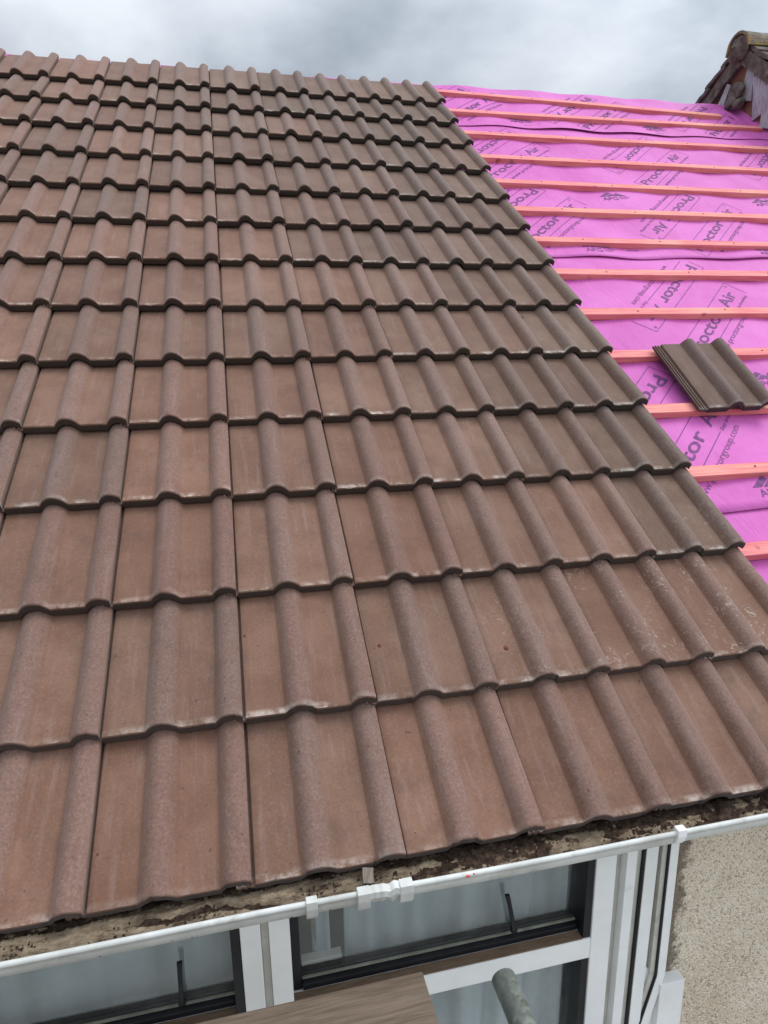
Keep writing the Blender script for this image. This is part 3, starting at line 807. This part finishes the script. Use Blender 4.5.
# verge undercloak of grey slate strips and bedding
for s2, sg in (((.87, .50), 1), ((.80, .60), -1)):
    a = (AP[0] + sg * .05, AP[1] - .075); b = (AP[0] + sg * 1.3 * s2[0], AP[1] - .07 - 1.3 * s2[1])
    slope_slab(a[0], a[1], b[0], b[1], 4.515, 4.72, .10, 'verge_bedding', M['old_tile'], .014, 6)
# half-round ridge tiles
for j, (xa, xb) in enumerate(((4.47, 4.80), (4.80, 5.25), (5.25, 5.70), (5.70, 6.15), (6.15, 6.60))):
    bm = bmesh.new(); n = 16; rr = .118 if j else .124; rg = []
    for x, s in ((xa, 1.0), (xa, .86), (xb + .01, .86), (xb + .01, 1.0)):
        rg.append([bm.verts.new((x, AP[0] + rr * s * math.cos(PI * k / n), AP[1] - .075 + rr * s * 1.05 * math.sin(PI * k / n))) for k in range(n + 1)])
    for i in range(4):
        for k in range(n): bm.faces.new((rg[i][k], rg[i][k + 1], rg[(i + 1) % 4][k + 1], rg[(i + 1) % 4][k]))
    npart('ridge_tile', bm, M['lichen'], .008, 1, False)
bm = bmesh.new(); bmesh.ops.create_icosphere(bm, subdivisions=4, radius=.085)
for v in bm.verts: v.co = Vector((4.487 + v.co.x * .25, AP[0] + v.co.y * 1.22, AP[1] - .06 + v.co.z * 1.15))
npart('ridge_mortar', bm, M['old_tile'], .035)
# stepped flashing pieces on the gable face, each a torn sheet of its own
fl = [[(3.71, 2.99), (3.62, 3.03), (3.64, 2.74), (3.74, 2.78)], [(3.63, 2.90), (3.50, 2.96), (3.48, 2.62), (3.60, 2.60)],
      [(3.49, 2.80), (3.34, 2.86), (3.30, 2.45), (3.50, 2.52)], [(4.02, 2.80), (3.90, 2.95), (3.87, 2.93), (3.93, 2.76)], [(3.33, 2.68), (3.18, 2.74), (3.15, 2.35), (3.34, 2.40)]]
for k, q in enumerate(fl):
    bm = bmesh.new(); prism(bm, q, 'X', 4.536 - .004 * k, 4.5595); npart('flashing', bm, M['flash'], .012, 2)
for (y, z, r) in ((3.74, 2.86, .048), (3.80, 2.80, .055), (3.72, 2.76, .045)):
    bm = bmesh.new(); bmesh.ops.create_icosphere(bm, subdivisions=3, radius=r)
    for v in bm.verts: v.co = Vector((4.50 + v.co.x * .6, y + v.co.y, z + v.co.z))
    npart('mortar_lump', bm, M['old_tile'], .035)

nb.location += Vector((.12, .150, .070))
# ------------------------------------------------------------------ ground
bm = bmesh.new(); vs = [bm.verts.new(p) for p in ((-400, -400, -5.2), (400, -400, -5.2), (400, 400, -5.2), (-400, 400, -5.2))]; bm.faces.new(vs)
o = bmobj('ground', bm, M['ground']); tag(o, kind='structure')

# ------------------------------------------------------------------ sky and sun
SUN_EL, SUN_AZ = math.radians(57), math.radians(84)     # azimuth measured from +Y towards +X
w = bpy.data.worlds.new('World'); sc.world = w; w.use_nodes = True; t = w.node_tree; t.nodes.clear()
out = t.nodes.new('ShaderNodeOutputWorld'); bg = t.nodes.new('ShaderNodeBackground')
sky = t.nodes.new('ShaderNodeTexSky'); sky.sky_type = 'NISHITA'; sky.sun_disc = False; sky.sun_elevation = SUN_EL; sky.sun_rotation = SUN_AZ
def wm(op, a, b=None, clamp=False):
    nd = t.nodes.new('ShaderNodeMath'); nd.operation = op; nd.use_clamp = clamp
    for i, x in enumerate((a, b)):
        if x is None: continue
        if isinstance(x, (int, float)): nd.inputs[i].default_value = x
        else: t.links.new(x, nd.inputs[i])
    return nd.outputs[0]
tc = t.nodes.new('ShaderNodeTexCoord'); sep = t.nodes.new('ShaderNodeSeparateXYZ'); t.links.new(tc.outputs['Generated'], sep.inputs[0])
zc = wm('ADD', wm('MAXIMUM', sep.outputs[2], 0.0), .30)
cmb = t.nodes.new('ShaderNodeCombineXYZ'); t.links.new(wm('DIVIDE', sep.outputs[0], zc), cmb.inputs[0]); t.links.new(wm('DIVIDE', sep.outputs[1], zc), cmb.inputs[1])
n1 = t.nodes.new('ShaderNodeTexNoise'); n1.inputs['Scale'].default_value = 1.25; n1.inputs['Detail'].default_value = 7; n1.inputs['Roughness'].default_value = .52; n1.inputs['Distortion'].default_value = .1
mp = t.nodes.new('ShaderNodeMapping'); mp.inputs['Location'].default_value = (3.1, 1.4, 0); t.links.new(cmb.outputs[0], mp.inputs[0]); t.links.new(mp.outputs[0], n1.inputs['Vector'])
rp = t.nodes.new('ShaderNodeValToRGB'); t.links.new(n1.outputs[0], rp.inputs[0])
e = rp.color_ramp.elements; e[0].position = .39; e[0].color = (.27, .305, .350, 1); e[1].position = .61; e[1].color = (.60, .635, .675, 1)
m_ = e.new(.50); m_.color = (.44, .48, .53, 1)
gain = wm('ADD', wm('MULTIPLY', wm('POWER', wm('MAXIMUM', sep.outputs[2], 0.0), 1.4), 2.9), .78)
dt = t.nodes.new('ShaderNodeVectorMath'); dt.operation = 'DOT_PRODUCT'; t.links.new(tc.outputs['Generated'], dt.inputs[0]); dt.inputs[1].default_value = (math.sin(SUN_AZ) * .8, math.cos(SUN_AZ) * .8 - .35, .45)
gain = wm('ADD', gain, wm('MULTIPLY', wm('POWER', wm('MAXIMUM', dt.outputs['Value'], 0.0), 2.2), 2.3))
vm = t.nodes.new('ShaderNodeVectorMath'); vm.operation = 'SCALE'; t.links.new(rp.outputs[0], vm.inputs[0]); t.links.new(gain, vm.inputs['Scale'])
sv = t.nodes.new('ShaderNodeVectorMath'); sv.operation = 'SCALE'; t.links.new(sky.outputs[0], sv.inputs[0]); sv.inputs['Scale'].default_value = .10
mx = t.nodes.new('ShaderNodeMix'); mx.data_type = 'RGBA'; mx.inputs[0].default_value = .90
t.links.new(sv.outputs[0], mx.inputs[6]); t.links.new(vm.outputs[0], mx.inputs[7]); t.links.new(mx.outputs[2], bg.inputs[0])
bg.inputs[1].default_value = 1.0
t.links.new(bg.outputs[0], out.inputs[0])
ld = bpy.data.lights.new('sun', 'SUN'); ld.energy = 1.5; ld.angle = math.radians(24); ld.color = (1, .965, .92)
lo = bpy.data.objects.new('sun', ld); C.objects.link(lo)
sd = Vector((math.sin(SUN_AZ) * math.cos(SUN_EL), math.cos(SUN_AZ) * math.cos(SUN_EL), math.sin(SUN_EL)))
lo.rotation_euler = sd.to_track_quat('Z', 'Y').to_euler(); lo.location = sd * 20

# ------------------------------------------------------------------ camera
cd = bpy.data.cameras.new('camera'); cam = bpy.data.objects.new('camera', cd); C.objects.link(cam)
cd.sensor_fit = 'VERTICAL'; cd.sensor_height = 36; cd.lens = 646.485 / 1024 * 36; cd.clip_start = .02; cd.clip_end = 2000
Rw = Matrix(((.97524801, -.06745188, .21057437), (-.22059728, -.23175227, .94743217), (-.01510499, -.97043347, -.24089564)))
Rb = Matrix([[Rw[i][0], -Rw[i][1], -Rw[i][2]] for i in range(3)])
cam.matrix_world = Matrix.Translation((.63006, -1.05713, .97958)) @ Rb.to_4x4()
sc.camera = cam
sc.render.resolution_x = 768; sc.render.resolution_y = 1024
vs_ = sc.view_settings; vs_.view_transform = 'Standard'; vs_.look = 'None'; vs_.exposure = 0; vs_.gamma = 1; vs_.use_curve_mapping = False
